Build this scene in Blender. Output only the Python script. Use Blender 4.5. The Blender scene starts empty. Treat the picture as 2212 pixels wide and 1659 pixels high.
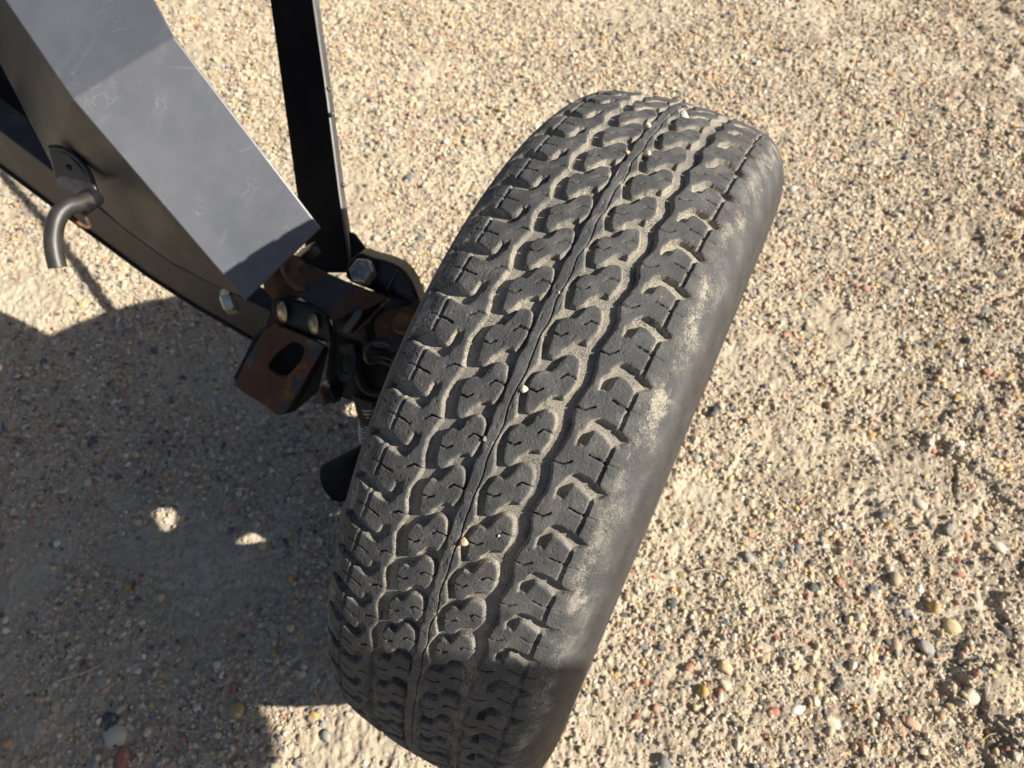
import bpy, math, random
import numpy as np
from mathutils import Vector, Matrix

random.seed(7); rng = np.random.default_rng(7)
sc = bpy.context.scene
R = 0.345                                        # tyre radius, metres

# ------------------------------------------------------------------ camera
FPX = 714.1
CAM = np.array([0.10573, -0.33224, 1.04058])
AX = np.array([[0.89597143, -0.36888988, 0.24729626],
               [0.44317675, 0.77876118, -0.44398805],
               [-0.02880203, 0.50739656, 0.86123119]])
cd = bpy.data.cameras.new('camera'); cam = bpy.data.objects.new('camera', cd)
sc.collection.objects.link(cam); sc.camera = cam
m = Matrix([[*AX[0], CAM[0]], [*AX[1], CAM[1]], [*AX[2], CAM[2]], [0, 0, 0, 1]])
cam.matrix_world = m
cd.sensor_width = 36; cd.lens = FPX / 1024 * 36
cd.clip_start = 0.01; cd.clip_end = 200
cd.dof.use_dof = True; cd.dof.focus_distance = 0.46; cd.dof.aperture_fstop = 11

# ------------------------------------------------------------------ light
SUN = np.array([0.8017, 0.1600, 0.5759])
EL = math.asin(SUN[2]); AZ = math.atan2(SUN[0], SUN[1])
w = bpy.data.worlds.new('World'); sc.world = w; w.use_nodes = True
nt = w.node_tree; bg = nt.nodes['Background']
sky = nt.nodes.new('ShaderNodeTexSky'); sky.sky_type = 'NISHITA'; sky.sun_disc = False
sky.air_density = 0.7; sky.ozone_density = 0.4; sky.dust_density = 1.5; sky.sun_elevation = EL; sky.sun_rotation = AZ
nt.links.new(sky.outputs[0], bg.inputs[0]); bg.inputs[1].default_value = 0.055
sd = bpy.data.lights.new('sun', 'SUN'); sd.energy = 5.0; sd.angle = math.radians(0.5); sd.color = (1.0, 0.94, 0.85)
so = bpy.data.objects.new('sun', sd); sc.collection.objects.link(so)
so.rotation_euler = Vector(SUN).to_track_quat('Z', 'Y').to_euler()
so.location = (2, 1, 3)
sc.view_settings.view_transform = 'Standard'; sc.view_settings.look = 'None'
sc.view_settings.exposure = 0.95; sc.view_settings.gamma = 1.0
sc.view_settings.use_curve_mapping = False

# ------------------------------------------------------------------ helpers
def link(o, parent=None):
    sc.collection.objects.link(o)
    if parent is not None: o.parent = parent
    return o

def thing(name, label, cat, loc=(0, 0, 0), group=None):
    o = bpy.data.objects.new(name, None); o.empty_display_size = 0.05
    o.location = loc; link(o); o['label'] = label; o['category'] = cat
    if group: o['group'] = group
    bpy.context.view_layer.update()
    return o

def npmesh(name, V, F, mat=None, smooth=True, attrs=None):
    me = bpy.data.meshes.new(name)
    V = np.asarray(V, dtype=np.float32); F = np.asarray(F, dtype=np.int32)
    k = F.shape[1]
    me.vertices.add(len(V)); me.vertices.foreach_set('co', V.ravel())
    me.loops.add(F.size); me.loops.foreach_set('vertex_index', F.ravel())
    me.polygons.add(len(F)); me.polygons.foreach_set('loop_start', np.arange(0, F.size, k, dtype=np.int32))
    me.polygons.foreach_set('use_smooth', np.full(len(F), smooth, dtype=bool))
    me.update(calc_edges=True)
    if attrs:
        for n, a in attrs.items():
            if a.ndim == 1:
                at = me.attributes.new(n, 'FLOAT', 'POINT'); at.data.foreach_set('value', a.astype(np.float32))
            else:
                at = me.attributes.new(n, 'FLOAT_COLOR', 'POINT')
                c = np.ones((len(a), 4), dtype=np.float32); c[:, :3] = a; at.data.foreach_set('color', c.ravel())
    if mat: me.materials.append(mat)
    return me

def obj(name, me, parent=None, origin=None):
    """link a mesh given in world coordinates; the origin of the object is its parent's."""
    o = bpy.data.objects.new(name, me); link(o, parent)
    if parent is not None:
        o.matrix_parent_inverse = Matrix.Identity(4)
        pw = Vector((0, 0, 0)); p = parent
        while p is not None: pw += p.location; p = p.parent
        o.location = -pw
    return o

def gridfaces(nu, nv):
    i, j = np.meshgrid(np.arange(nu - 1), np.arange(nv - 1), indexing='ij')
    a = (i * nv + j).ravel()
    return np.stack([a, a + nv, a + nv + 1, a + 1], 1)

def hash2(i, j, s):
    n = (i.astype(np.int64) * 374761393 + j.astype(np.int64) * 668265263 + s * 974634777) & 0x7fffffff
    n = ((n ^ (n >> 13)) * 1274126177) & 0x7fffffff
    return ((n ^ (n >> 16)) & 0xffff) / 65535.0

def vnoise(x, y, s=0):
    i = np.floor(x); j = np.floor(y); fx = x - i; fy = y - j
    fx = fx * fx * (3 - 2 * fx); fy = fy * fy * (3 - 2 * fy)
    i = i.astype(np.int64); j = j.astype(np.int64)
    a = hash2(i, j, s); b = hash2(i + 1, j, s); c = hash2(i, j + 1, s); d = hash2(i + 1, j + 1, s)
    return (a + (b - a) * fx) * (1 - fy) + (c + (d - c) * fx) * fy - 0.5

def smooth(x, a, b):
    t = np.clip((x - a) / (b - a), 0, 1); return t * t * (3 - 2 * t)

# points seen from the place the picture was taken, turned into real world positions
K = 1024 / 2212
def ray(u, v):
    return AX @ np.array([(u * K - 512) / FPX, -(v * K - 384) / FPX, -1.0])
def at(u, v, t):                                 # t: depth in metres
    return CAM + ray(u, v) * t
def atz(u, v, z):
    d = ray(u, v); return CAM + d * ((z - CAM[2]) / d[2])
def onplane(pts, p0, n):
    n = np.asarray(n, float); out = []
    for u, v in pts:
        d = ray(u, v); out.append(CAM + d * (((p0 - CAM) @ n) / (d @ n)))
    return np.array(out)

# ------------------------------------------------------------------ node material helper
class NT:
    def __init__(s, name):
        s.m = bpy.data.materials.new(name); s.m.use_nodes = True
        s.t = s.m.node_tree; s.b = s.t.nodes['Principled BSDF']
        s.b.inputs['Specular IOR Level'].default_value = 0.5
        s.co = s.t.nodes.new('ShaderNodeTexCoord').outputs['Object']
    def n(s, typ, **kw):
        x = s.t.nodes.new(typ)
        for k, v in kw.items(): setattr(x, k, v)
        return x
    def l(s, a, b): s.t.links.new(a, b)
    def noise(s, scale, detail=4, rough=0.6, vec=None, dist=0):
        x = s.n('ShaderNodeTexNoise'); x.inputs['Scale'].default_value = scale
        x.inputs['Detail'].default_value = detail; x.inputs['Roughness'].default_value = rough
        x.inputs['Distortion'].default_value = dist
        s.l(vec or s.co, x.inputs['Vector']); return x.outputs['Fac']
    def vor(s, scale, feature='F1', out='Distance', vec=None):
        x = s.n('ShaderNodeTexVoronoi', feature=feature); x.inputs['Scale'].default_value = scale
        s.l(vec or s.co, x.inputs['Vector']); return x.outputs[out]
    def mapr(s, f, a, b, c=0.0, d=1.0):
        x = s.n('ShaderNodeMapRange'); x.interpolation_type = 'SMOOTHSTEP'
        s.l(f, x.inputs[0])
        for i, v in zip((1, 2, 3, 4), (a, b, c, d)): x.inputs[i].default_value = v
        return x.outputs[0]
    def math(s, op, a, b=None):
        x = s.n('ShaderNodeMath', operation=op)
        for i, v in enumerate((a, b)):
            if v is None: continue
            if isinstance(v, (int, float)): x.inputs[i].default_value = v
            else: s.l(v, x.inputs[i])
        return x.outputs[0]
    def mix(s, f, a, b, mode='MIX'):
        x = s.n('ShaderNodeMix', data_type='RGBA', blend_type=mode)
        for i, v in ((0, f), (6, a), (7, b)):
            if isinstance(v, (int, float)): x.inputs[i].default_value = v
            elif isinstance(v, tuple): x.inputs[i].default_value = (*v, 1)
            else: s.l(v, x.inputs[i])
        return x.outputs[2]
    def attr(s, name, out='Fac'):
        x = s.n('ShaderNodeAttribute', attribute_name=name); return x.outputs[out]
    def bump(s, f, strength, dist, prev=None):
        x = s.n('ShaderNodeBump'); x.inputs['Strength'].default_value = strength
        x.inputs['Distance'].default_value = dist; s.l(f, x.inputs['Height'])
        if prev: s.l(prev, x.inputs['Normal'])
        return x.outputs[0]
    def set(s, color=None, rough=None, metal=None, normal=None):
        for k, v in (('Base Color', color), ('Roughness', rough), ('Metallic', metal), ('Normal', normal)):
            if v is None: continue
            if isinstance(v, (int, float)): s.b.inputs[k].default_value = v
            elif isinstance(v, tuple): s.b.inputs[k].default_value = (*v, 1)
            else: s.l(v, s.b.inputs[k])
        return s.m

def mat_rubber():
    s = NT('worn_rubber')
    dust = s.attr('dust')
    n1 = s.noise(60, 6, .65); n2 = s.noise(900, 3, .7); n3 = s.noise(14, 4, .6)
    sp = s.mapr(s.vor(700), 0.0, 0.20, 1.0, 0.0)                 # pale mineral specks on the worn tops
    spm = s.math('MULTIPLY', sp, s.mapr(s.noise(260, 2), .55, .7))
    base = s.mix(s.mapr(n1, .35, .7), (.046, .046, .045), (.094, .091, .085))
    base = s.mix(s.math('MULTIPLY', spm, .45), base, (.33, .31, .27))
    nn = s.math('ADD', s.math('MULTIPLY', s.math('SUBTRACT', n2, .5), 1.5), s.math('MULTIPLY', s.math('SUBTRACT', n1, .5), 1.3))
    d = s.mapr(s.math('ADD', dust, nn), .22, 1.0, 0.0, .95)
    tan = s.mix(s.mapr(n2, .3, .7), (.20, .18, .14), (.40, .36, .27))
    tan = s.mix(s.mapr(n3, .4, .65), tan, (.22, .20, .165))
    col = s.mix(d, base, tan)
    xyz = s.n('ShaderNodeSeparateXYZ'); s.l(s.co, xyz.inputs[0])
    side = s.mapr(s.math('ABSOLUTE', xyz.outputs[0]), .089, .098)
    col = s.mix(s.math('MULTIPLY', side, .75), col, (.020, .0195, .019))
    b = s.bump(n2, .8, .0010); b = s.bump(n1, .4, .0014, b)
    cr = s.mapr(s.vor(150, 'DISTANCE_TO_EDGE'), 0.0, 0.03)
    b = s.bump(s.math('MAXIMUM', cr, s.mapr(s.noise(40), .5, .62, 1, 0)), .25, .0005, b)
    return s.set(col, s.math('SUBTRACT', s.mapr(n1, .3, .7, .72, .9), s.math('MULTIPLY', side, .27)), 0.0, b)

def mat_steel(name, c1=(.012, .012, .014), c2=(.03, .03, .033), rough=(.32, .55), rust=0.0, dusty=0.15, scr=0.0, specks=False):
    s = NT(name)
    n1 = s.noise(9, 6, .6, dist=.3); n2 = s.noise(260, 4, .7); n3 = s.noise(38, 5, .65)
    col = s.mix(n1, c1, c2)
    col = s.mix(s.math('MULTIPLY', s.mapr(n3, .45, .75), dusty), col, (.20, .18, .15))
    rg = s.mapr(n1, .3, .7, rough[0], rough[1])
    if rust > 0:
        rm = s.mapr(s.noise(22, 8, .66, dist=.5), .64 - rust * .3, .67 - rust * .3)
        rc = s.mix(n3, (.042, .021, .015), (.125, .056, .030))
        rc = s.mix(s.mapr(s.noise(90, 4), .5, .75), rc, (.09, .05, .035))
        rc = s.mix(s.mapr(s.noise(28, 5, .7), .54, .64), rc, (.21, .085, .025))
        col = s.mix(rm, col, rc); rg = s.math('MAXIMUM', rg, s.math('MULTIPLY', rm, .9))
        b = s.bump(s.math('ADD', s.math('MULTIPLY', rm, .6), s.math('MULTIPLY', n2, .4)), .6, .001)
    else:
        b = s.bump(n2, .12, .0003); b = s.bump(n3, .06, .001, b)
    if scr > 0:
        mp = s.n('ShaderNodeMapping'); s.l(s.co, mp.inputs[0])
        mp.inputs['Rotation'].default_value = (0, 0, .6); mp.inputs['Scale'].default_value = (1, .12, .5)
        st = s.noise(55, 6, .72, vec=mp.outputs[0], dist=.3)
        blot = s.noise(16, 7, .72)
        col = s.mix(s.math('MULTIPLY', s.mapr(st, .5, .72), .35 * scr), col, (.16, .165, .17))
        col = s.mix(s.math('MULTIPLY', s.mapr(blot, .5, .72), .4 * scr), col, (.13, .13, .135))
        wv = s.vor(13, 'DISTANCE_TO_EDGE', vec=s.vecdist(6, .12))
        ln = s.math('MULTIPLY', s.mapr(wv, 0, .012, 1, 0), s.mapr(s.noise(14, 3), .54, .66))
        wv2 = s.vor(75, 'DISTANCE_TO_EDGE', vec=s.vecdist(40, .02))
        ln2 = s.math('MULTIPLY', s.mapr(wv2, 0, .035, 1, 0), s.mapr(s.noise(22, 5), .56, .66))
        ln = s.math('MAXIMUM', s.math('MULTIPLY', ln, .5), s.math('MULTIPLY', ln2, .55))
        col = s.mix(s.math('MULTIPLY', ln, .5 * scr), col, (.34, .33, .31))
        dots = s.math('MULTIPLY', s.mapr(s.vor(420), 0, .13, 1, 0), s.mapr(s.noise(50, 2), .6, .7))
        col = s.mix(s.math('MULTIPLY', dots, .7), col, (.5, .48, .45))
        rg = s.math('ADD', rg, s.math('MULTIPLY', blot, .12))
    return s.set(col, rg, 0.0, b)
def _vd(s, scale, amt):
    x = s.n('ShaderNodeTexNoise'); x.inputs['Scale'].default_value = scale; x.inputs['Detail'].default_value = 3
    s.l(s.co, x.inputs['Vector'])
    m1 = s.n('ShaderNodeVectorMath', operation='SCALE'); s.l(x.outputs['Color'], m1.inputs[0]); m1.inputs['Scale'].default_value = amt
    m2 = s.n('ShaderNodeVectorMath', operation='ADD'); s.l(s.co, m2.inputs[0]); s.l(m1.outputs[0], m2.inputs[1])
    return m2.outputs[0]
NT.vecdist = _vd

def mat_zinc(name, tint):
    s = NT(name); n = s.noise(120, 5, .65); n2 = s.noise(30, 3)
    col = s.mix(s.mapr(n, .35, .7), tint, (tint[0] * .5, tint[1] * .45, tint[2] * .4))
    col = s.mix(s.mapr(n2, .55, .62), col, (.20, .09, .045))
    return s.set(col, .42, .75, s.bump(n, .3, .0006))

def mat_ground():
    s = NT('sandy_dirt')
    hgt = s.attr('hgt')
    n1 = s.noise(7, 5, .6); n2 = s.noise(190, 5, .75); n3 = s.noise(650, 3, .7); n4 = s.noise(1.6, 3, .5)
    a = s.mix(s.mapr(n1, .35, .68), (.53, .45, .32), (.42, .35, .245))
    a = s.mix(s.mapr(n2, .45, .75), a, (.60, .51, .375))
    a = s.mix(s.mapr(n2, .42, .2), a, (.27, .21, .145))
    a = s.mix(s.math('MULTIPLY', s.mapr(n4, .45, .65), .4), a, (.42, .335, .24))
    xyz = s.n('ShaderNodeSeparateXYZ'); s.l(s.co, xyz.inputs[0])
    far = s.mapr(s.math('ADD', xyz.outputs[0], s.math('MULTIPLY', s.noise(3.5, 5, .6), .9)), .50, .95)
    a = s.mix(s.math('MULTIPLY', far, s.mapr(s.noise(14, 5, .65), .42, .6, 0, .6)), a, (.20, .145, .095))      # darker humus crumbs right of the tyre
    # fine grit: coloured grains too small to build
    v = s.n('ShaderNodeTexVoronoi'); v.inputs['Scale'].default_value = 260; s.l(s.vecdist(300, .002), v.inputs['Vector'])
    rmp = s.n('ShaderNodeValToRGB'); el = rmp.color_ramp.elements
    sep = s.n('ShaderNodeSeparateColor'); s.l(v.outputs['Color'], sep.inputs[0]); s.l(sep.outputs[0], rmp.inputs[0])
    el[0].position = 0; el[0].color = (.15, .15, .16, 1); el[1].position = 1; el[1].color = (.72, .66, .56, 1)
    for p, c in ((.16, (.42, .36, .28)), (.4, (.52, .42, .27)), (.6, (.45, .27, .19)), (.68, (.55, .46, .34)), (.85, (.33, .31, .29))):
        e = el.new(p); e.color = (*c, 1)
    gm = s.math('MULTIPLY', s.mapr(sep.outputs[1], .55, .62), s.mapr(v.outputs['Distance'], .5, .35))
    a = s.mix(s.math('MULTIPLY', gm, .75), a, rmp.outputs[0])
    b = s.bump(n3, .5, .0012)
    b = s.bump(n2, .9, .0035, b)
    b = s.bump(s.math('MULTIPLY', gm, 1), .5, .0012, b)
    return s.set(a, .95, 0, b)

def mat_pebble(inst=False):
    s = NT('gravel_stone' if inst else 'pebble_stone')
    an = s.n('ShaderNodeAttribute', attribute_name='icol' if inst else 'pcol', attribute_type='INSTANCER' if inst else 'GEOMETRY'); col = an.outputs['Color']; k_ = .004 if inst else .006
    n = s.noise(220 * k_, 4, .7); n2 = s.noise(900 * k_, 3)
    c = s.mix(s.math('MULTIPLY', s.mapr(n, .45, .7), .38), col, (.50, .42, .31))
    s.b.inputs['Specular IOR Level'].default_value = .3
    return s.set(c, .8, 0, s.bump(n2, .3, .0005, s.bump(n, .4, .001)))

M = dict(rubber=mat_rubber(), ground=mat_ground(), peb=mat_pebble(), grain=mat_pebble(True))
M['plate'] = mat_steel('scuffed_black_paint', (.070, .075, .087), (.115, .121, .135), (.28, .38), 0, .1, .8)
M['flange'] = mat_steel('dusty_black_paint', (.016, .015, .014), (.034, .030, .026), (.32, .5), 0, .14, .2)
M['black'] = mat_steel('black_paint', (.007, .007, .009), (.014, .014, .016), (.34, .5), 0, .04); M['black'].node_tree.nodes['Principled BSDF'].inputs['Specular IOR Level'].default_value = .3
s_ = NT('matt_black_paint'); s_.b.inputs['Specular IOR Level'].default_value = .08; M['matt'] = s_.set(s_.mix(s_.noise(20), (.006, .006, .009), (.013, .013, .017)), s_.mapr(s_.noise(6), .3, .7, .55, .9))
M['edge'] = mat_steel('worn_edge_paint', (.025, .025, .026), (.09, .088, .085), (.4, .6), 0, .3)
M['rusty'] = mat_steel('rusty_black_paint', (.012, .012, .015), (.028, .028, .032), (.35, .6), .64, .12)
M['halfrust'] = mat_steel('flaking_black_paint', (.010, .010, .013), (.022, .022, .027), (.3, .55), .36, .12)
M['gloss'] = mat_steel('glossy_black_paint', (.012, .012, .013), (.024, .023, .023), (.26, .40), 0, .15)
M['rim'] = mat_steel('grey_rim_paint', (.16, .16, .165), (.22, .22, .22), (.4, .6), .1, .3)
M['zinc'] = mat_zinc('yellow_zinc', (.55, .47, .26))
M['palezinc'] = mat_zinc('pale_zinc', (.55, .56, .44))
M['bolt'] = mat_zinc('grey_rusty_zinc', (.42, .41, .38))
M['spring'] = mat_zinc('spring_steel', (.55, .54, .52))

# ------------------------------------------------------------------ ground
def ground_h(x, y):
    h = .012 * vnoise(x * 2.3, y * 2.3, 1) + .008 * vnoise(x * 6, y * 6, 2) + .0050 * vnoise(x * 17, y * 17, 3)
    wx = x + .02 * vnoise(x * 20, y * 20, 11); wy = y + .02 * vnoise(x * 20, y * 20, 12)
    h = h + .0040 * vnoise(wx * 45, wy * 45, 4) * (1 + 1.0 * smooth(x, 0.2, .6)) + .0040 * vnoise(wx * 110, wy * 110, 5)
    h = h + .0040 * vnoise(x * 240, y * 240, 6) + .0032 * vnoise(x * 520, y * 520, 7)
    rough = smooth(x + .35 * vnoise(x * 3, y * 3, 8), .15, .55)      # crustier, cracked soil to the right
    c = np.abs(vnoise(wx * 9, wy * 9, 21)); cr = np.exp(-(c / .012) ** 2) * smooth(vnoise(x * 5, y * 5, 22), .0, .2)
    h = h - .014 * cr * rough
    pit = smooth(vnoise(wx * 28, wy * 28, 23), .22, .38)
    clod = smooth(vnoise(wx * 14, wy * 14, 24) + .5 * vnoise(wx * 40, wy * 40, 26), -.02, .10); h = h + .007 * clod * rough
    h = h - .008 * pit * rough
    return h - .006 + .0

cor = np.array([[-1.888, .667], [.44, 1.684], [-.541, -.605], [.639, -.023]])
def quad(u, v):                                   # u across, v down
    u = u[..., None]; v = v[..., None]
    return (cor[0] * (1 - u) + cor[1] * u) * (1 - v) + (cor[2] * (1 - u) + cor[3] * u) * v
NU, NV = 840, 640
def span(n, lo, hi, k=46):                        # dense where the ground is in view, wider steps around it
    a = np.linspace(-.04, 1.04, n - 2 * k); t = np.linspace(0, 1, k + 1)[1:] ** 1.6
    return np.concatenate([(-.04 + (lo + .04) * t)[::-1], a, 1.04 + (hi - 1.04) * t])
uu, vv = np.meshgrid(span(NU, -.7, 1.7), span(NV, -.7, 1.6), indexing='ij')
G = quad(uu, vv); GH = ground_h(G[..., 0], G[..., 1])
edge = np.minimum(np.minimum(uu + .7, 1.7 - uu), np.minimum(vv + .7, 1.6 - vv))
GH = GH * smooth(edge, 0, .3) - .03 * (1 - smooth(edge, 0, .1))
V = np.concatenate([G, GH[..., None]], 2).reshape(-1, 3)
F = gridfaces(NU, NV)[:, ::-1]
nb = len(V); S0 = np.linspace(-1, 1, 121); S0 = np.sign(S0) * (np.abs(S0) ** 3 * 37 + np.abs(S0) * 3)
gx, gy = np.meshgrid(S0, S0, indexing='ij')
V2 = np.stack([gx, gy, np.full_like(gx, -.021) + .003 * vnoise(gx * 2, gy * 2, 31)], 2).reshape(-1, 3)
V = np.concatenate([V, V2]); F = np.concatenate([F, gridfaces(121, 121)[:, ::-1] + nb])
# face orientation up
a, b_, c_ = V[F[0, 0]], V[F[0, 1]], V[F[0, 2]]
gm = npmesh('ground', V, F, M['ground'], True, {'hgt': V[:, 2]})
nz = np.cross(b_ - a, c_ - b_)[2]
if nz < 0: gm.flip_normals()
ground = obj('ground', gm); ground['kind'] = 'structure'

# ------------------------------------------------------------------ pebbles
def ico(level):
    import bmesh
    bm = bmesh.new(); bmesh.ops.create_icosphere(bm, subdivisions=level, radius=1)
    v = np.array([x.co[:] for x in bm.verts]); f = np.array([[y.index for y in x.verts] for x in bm.faces]); bm.free()
    return v, f
I1 = ico(1); I2 = ico(2)
PAL = np.array([(.46, .38, .26), (.50, .42, .29), (.53, .46, .35), (.60, .55, .46), (.36, .28, .18), (.48, .30, .11), (.40, .20, .13),
                (.33, .13, .09), (.14, .145, .15), (.075, .08, .085), (.20, .20, .185), (.26, .25, .22), (.50, .33, .22), (.30, .22, .16), (.54, .42, .23)])
PWT = np.array([10, 10, 7, 4, 6, 4, 4, 2.0, 6, 4, 6, 5, 7, 5, 7.]); PWT /= PWT.sum()
def stone(base, r, n_dents=5, rs=None):
    g = rs or rng
    v = base[0].copy()
    for _ in range(n_dents):                      # flatten facets
        d = g.normal(size=3); d /= np.linalg.norm(d); t = g.uniform(.45, .8)
        p = v @ d; v = v - np.outer(np.maximum(p - t, 0), d) * .9
    v *= np.array([1, g.uniform(.6, .95), g.uniform(.45, .75)])
    return v * r

def rotz(v, a):
    c, s_ = math.cos(a), math.sin(a); return v @ np.array([[c, s_, 0], [-s_, c, 0], [0, 0, 1]])
def inview(n, lo=-.09, hi=1.09):
    """random spots spread evenly over the patch of ground in view, a little denser close by"""
    u = rng.uniform(lo, hi, n); v = rng.uniform(lo + .02, hi + .02, n)
    keep = rng.uniform(0, 1, n) < (.42 + .58 * (1 - v))
    if lo < -.2: keep &= (u < -.06) | (u > 1.06) | (v < -.04) | (v > 1.08)      # the ring round the part in view
    return quad(u[keep], v[keep])
def scatter(n, rmin, rmax, power, sink, sandy, lo=-.07, hi=1.07):
    XY = inview(n, lo, hi); n = len(XY)
    r = rmin * (1 - rng.uniform(0, 1, n) * (1 - (rmin / rmax) ** power)) ** (-1 / power)
    cl = vnoise(XY[:, 0] * 7, XY[:, 1] * 7, 51) + .5 * vnoise(XY[:, 0] * 25, XY[:, 1] * 25, 52)
    k2 = cl + rng.uniform(-.32, .32, n) > -.16; XY = XY[k2]; r = r[k2]; n = len(r)
    Z = ground_h(XY[:, 0], XY[:, 1]) + r * (rng.uniform(-.25, .35, n) - sink)
    C = PAL[rng.choice(len(PAL), n, p=PWT)] * rng.uniform(.8, 1.2, (n, 1))
    sand = rng.uniform(0, 1, n) < sandy
    C[sand] = np.array([.54, .455, .33]) * rng.uniform(.7, 1.25, (sand.sum(), 1))
    return np.concatenate([XY, Z[:, None]], 1), r, C
parts = [scatter(430000, .0011, .0029, 1.5, -.10, .72), scatter(110000, .0027, .0062, 2.1, -.05, .18), scatter(8500, .0052, .0092, 2.6, .0, .1), scatter(330000, .0018, .0062, 1.9, -.05, .45, -.5, 1.45)]
PT = np.concatenate([p[0] for p in parts]); PR_ = np.concatenate([p[1] for p in parts]); PC = np.concatenate([p[2] for p in parts])
gm2 = bpy.data.meshes.new('gravel'); gm2.vertices.add(len(PT)); gm2.vertices.foreach_set('co', PT.astype(np.float32).ravel())
x = gm2.attributes.new('scl', 'FLOAT', 'POINT'); x.data.foreach_set('value', PR_.astype(np.float32))
x = gm2.attributes.new('rot', 'FLOAT_VECTOR', 'POINT')
ro = np.stack([rng.normal(0, .4, len(PT)), rng.normal(0, .4, len(PT)), rng.uniform(0, 6.28, len(PT))], 1); x.data.foreach_set('vector', ro.astype(np.float32).ravel())
x = gm2.attributes.new('idx', 'INT', 'POINT'); x.data.foreach_set('value', rng.integers(0, 14, len(PT)).astype(np.int32))
x = gm2.attributes.new('icol', 'FLOAT_COLOR', 'POINT'); c4 = np.ones((len(PT), 4), np.float32); c4[:, :3] = PC; x.data.foreach_set('color', c4.ravel())
gv = bpy.data.objects.new('gravel', gm2); link(gv)
grains = bpy.data.collections.new('gravel_grains')
for k in range(14):
    go = bpy.data.objects.new('grain', npmesh('grain', stone(I2, 1.0, 6), I2[1], M['grain'], k % 2 == 0)); grains.objects.link(go)
ng = bpy.data.node_groups.new('gravel_scatter', 'GeometryNodeTree')
ng.interface.new_socket('Geometry', in_out='INPUT', socket_type='NodeSocketGeometry'); ng.interface.new_socket('Geometry', in_out='OUTPUT', socket_type='NodeSocketGeometry')
gi = ng.nodes.new('NodeGroupInput'); go_ = ng.nodes.new('NodeGroupOutput')
m2p = ng.nodes.new('GeometryNodeMeshToPoints'); iop = ng.nodes.new('GeometryNodeInstanceOnPoints'); ci_ = ng.nodes.new('GeometryNodeCollectionInfo')
ci_.inputs['Collection'].default_value = grains; ci_.inputs['Separate Children'].default_value = True; ci_.inputs['Reset Children'].default_value = True
def na(t, n):
    q = ng.nodes.new('GeometryNodeInputNamedAttribute'); q.data_type = t; q.inputs['Name'].default_value = n
    return next(o for o in q.outputs if o.enabled and o.name == 'Attribute')
e2r = ng.nodes.new('FunctionNodeEulerToRotation')
ng.links.new(gi.outputs[0], m2p.inputs['Mesh']); ng.links.new(m2p.outputs[0], iop.inputs['Points']); ng.links.new(ci_.outputs[0], iop.inputs['Instance'])
iop.inputs['Pick Instance'].default_value = True
ng.links.new(na('INT', 'idx'), iop.inputs['Instance Index']); ng.links.new(na('FLOAT_VECTOR', 'rot'), e2r.inputs[0]); ng.links.new(e2r.outputs[0], iop.inputs['Rotation'])
ng.links.new(na('FLOAT', 'scl'), iop.inputs['Scale']); ng.links.new(iop.outputs[0], go_.inputs[0])
gmod = gv.modifiers.new('scatter', 'NODES'); gmod.node_group = ng
gv['kind'] = 'stuff'; gv['label'] = 'fine mixed gravel strewn over the sandy dirt'; gv['category'] = 'gravel'

# the largest stones, one object each, lying in the ground
PROT = []
for k in range(16):
    v = stone(I2, 1.0, 9); v = v + .05 * np.stack([vnoise(v[:, 0] * 2 + k, v[:, 1] * 2 + v[:, 2] * 3, 60 + q) for q in range(3)], 1)
    PROT.append(v)
pebmesh = {}
def pebble(x, y, r, ci, k, rot, flat=1.0, z=None, parent=None, name='pebble'):
    key = (k, ci)
    if key not in pebmesh:
        pebmesh[key] = npmesh('pebble', PROT[k], I2[1], M['peb'], True, {'pcol': np.repeat(PAL[ci][None], len(PROT[k]), 0)})
    o = bpy.data.objects.new(name, pebmesh[key]); link(o, parent)
    if z is None: z = float(ground_h(np.array([x]), np.array([y]))[0]) + r * .02
    o.location = (x, y, z); o.scale = (r, r, r * flat); o.rotation_euler = (random.uniform(-.3, .3), random.uniform(-.3, .3), rot)
    return o
# stones that stand out in the photograph: display x, y, radius (px in a 2212 wide view), colour index
NOTED = [(1565, 1443, 19, 14), (2020, 1310, 13, 5), (1810, 1480, 17, 9), (1845, 1400, 13, 12), (1670, 1535, 14, 7), (1725, 1530, 17, 3),
         (1520, 1490, 14, 5), (1430, 1645, 20, 8), (2090, 1160, 9, 6), (1540, 890, 17, 9), (1665, 1110, 10, 14), (1630, 1125, 13, 13),
         (2070, 960, 14, 3), (1935, 1390, 16, 12), (2005, 1400, 17, 11), (1755, 1450, 14, 4), (1930, 1250, 17, 4), (1990, 1270, 9, 3),
         (1690, 1220, 10, 8), (1760, 1270, 12, 9), (1885, 1270, 13, 9), (2175, 1360, 14, 9), (2160, 1180, 15, 2), (1870, 310, 11, 8), (885, 380, 13, 8),
         (1725, 1180, 11, 8), (2130, 800, 9, 7), (2060, 1350, 15, 14), (2100, 1500, 17, 2), (1975, 1560, 15, 12), (1800, 1560, 15, 2),
         (1490, 1440, 10, 6), (1710, 410, 9, 3), (600, 640, 6, 3), (230, 1555, 17, 9), (250, 1595, 22, 2), (565, 1180, 11, 14), (425, 1528, 10, 3),
         (510, 1533, 16, 5), (60, 1120, 9, 6), (385, 1120, 8, 12), (680, 1545, 13, 5), (265, 1640, 19, 7), (340, 1650, 10, 3), (700, 1590, 17, 10),
         (330, 1370, 8, 13), (470, 1440, 10, 3), (700, 1465, 8, 10), (620, 1195, 9, 10), (1000, 45, 8, 5), (1550, 730, 10, 3), (1700, 720, 9, 6),
         (1905, 1110, 12, 8), (1690, 1010, 13, 8), (2050, 1145, 12, 11), (1985, 1090, 14, 2), (1780, 1100, 11, 13)]
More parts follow.
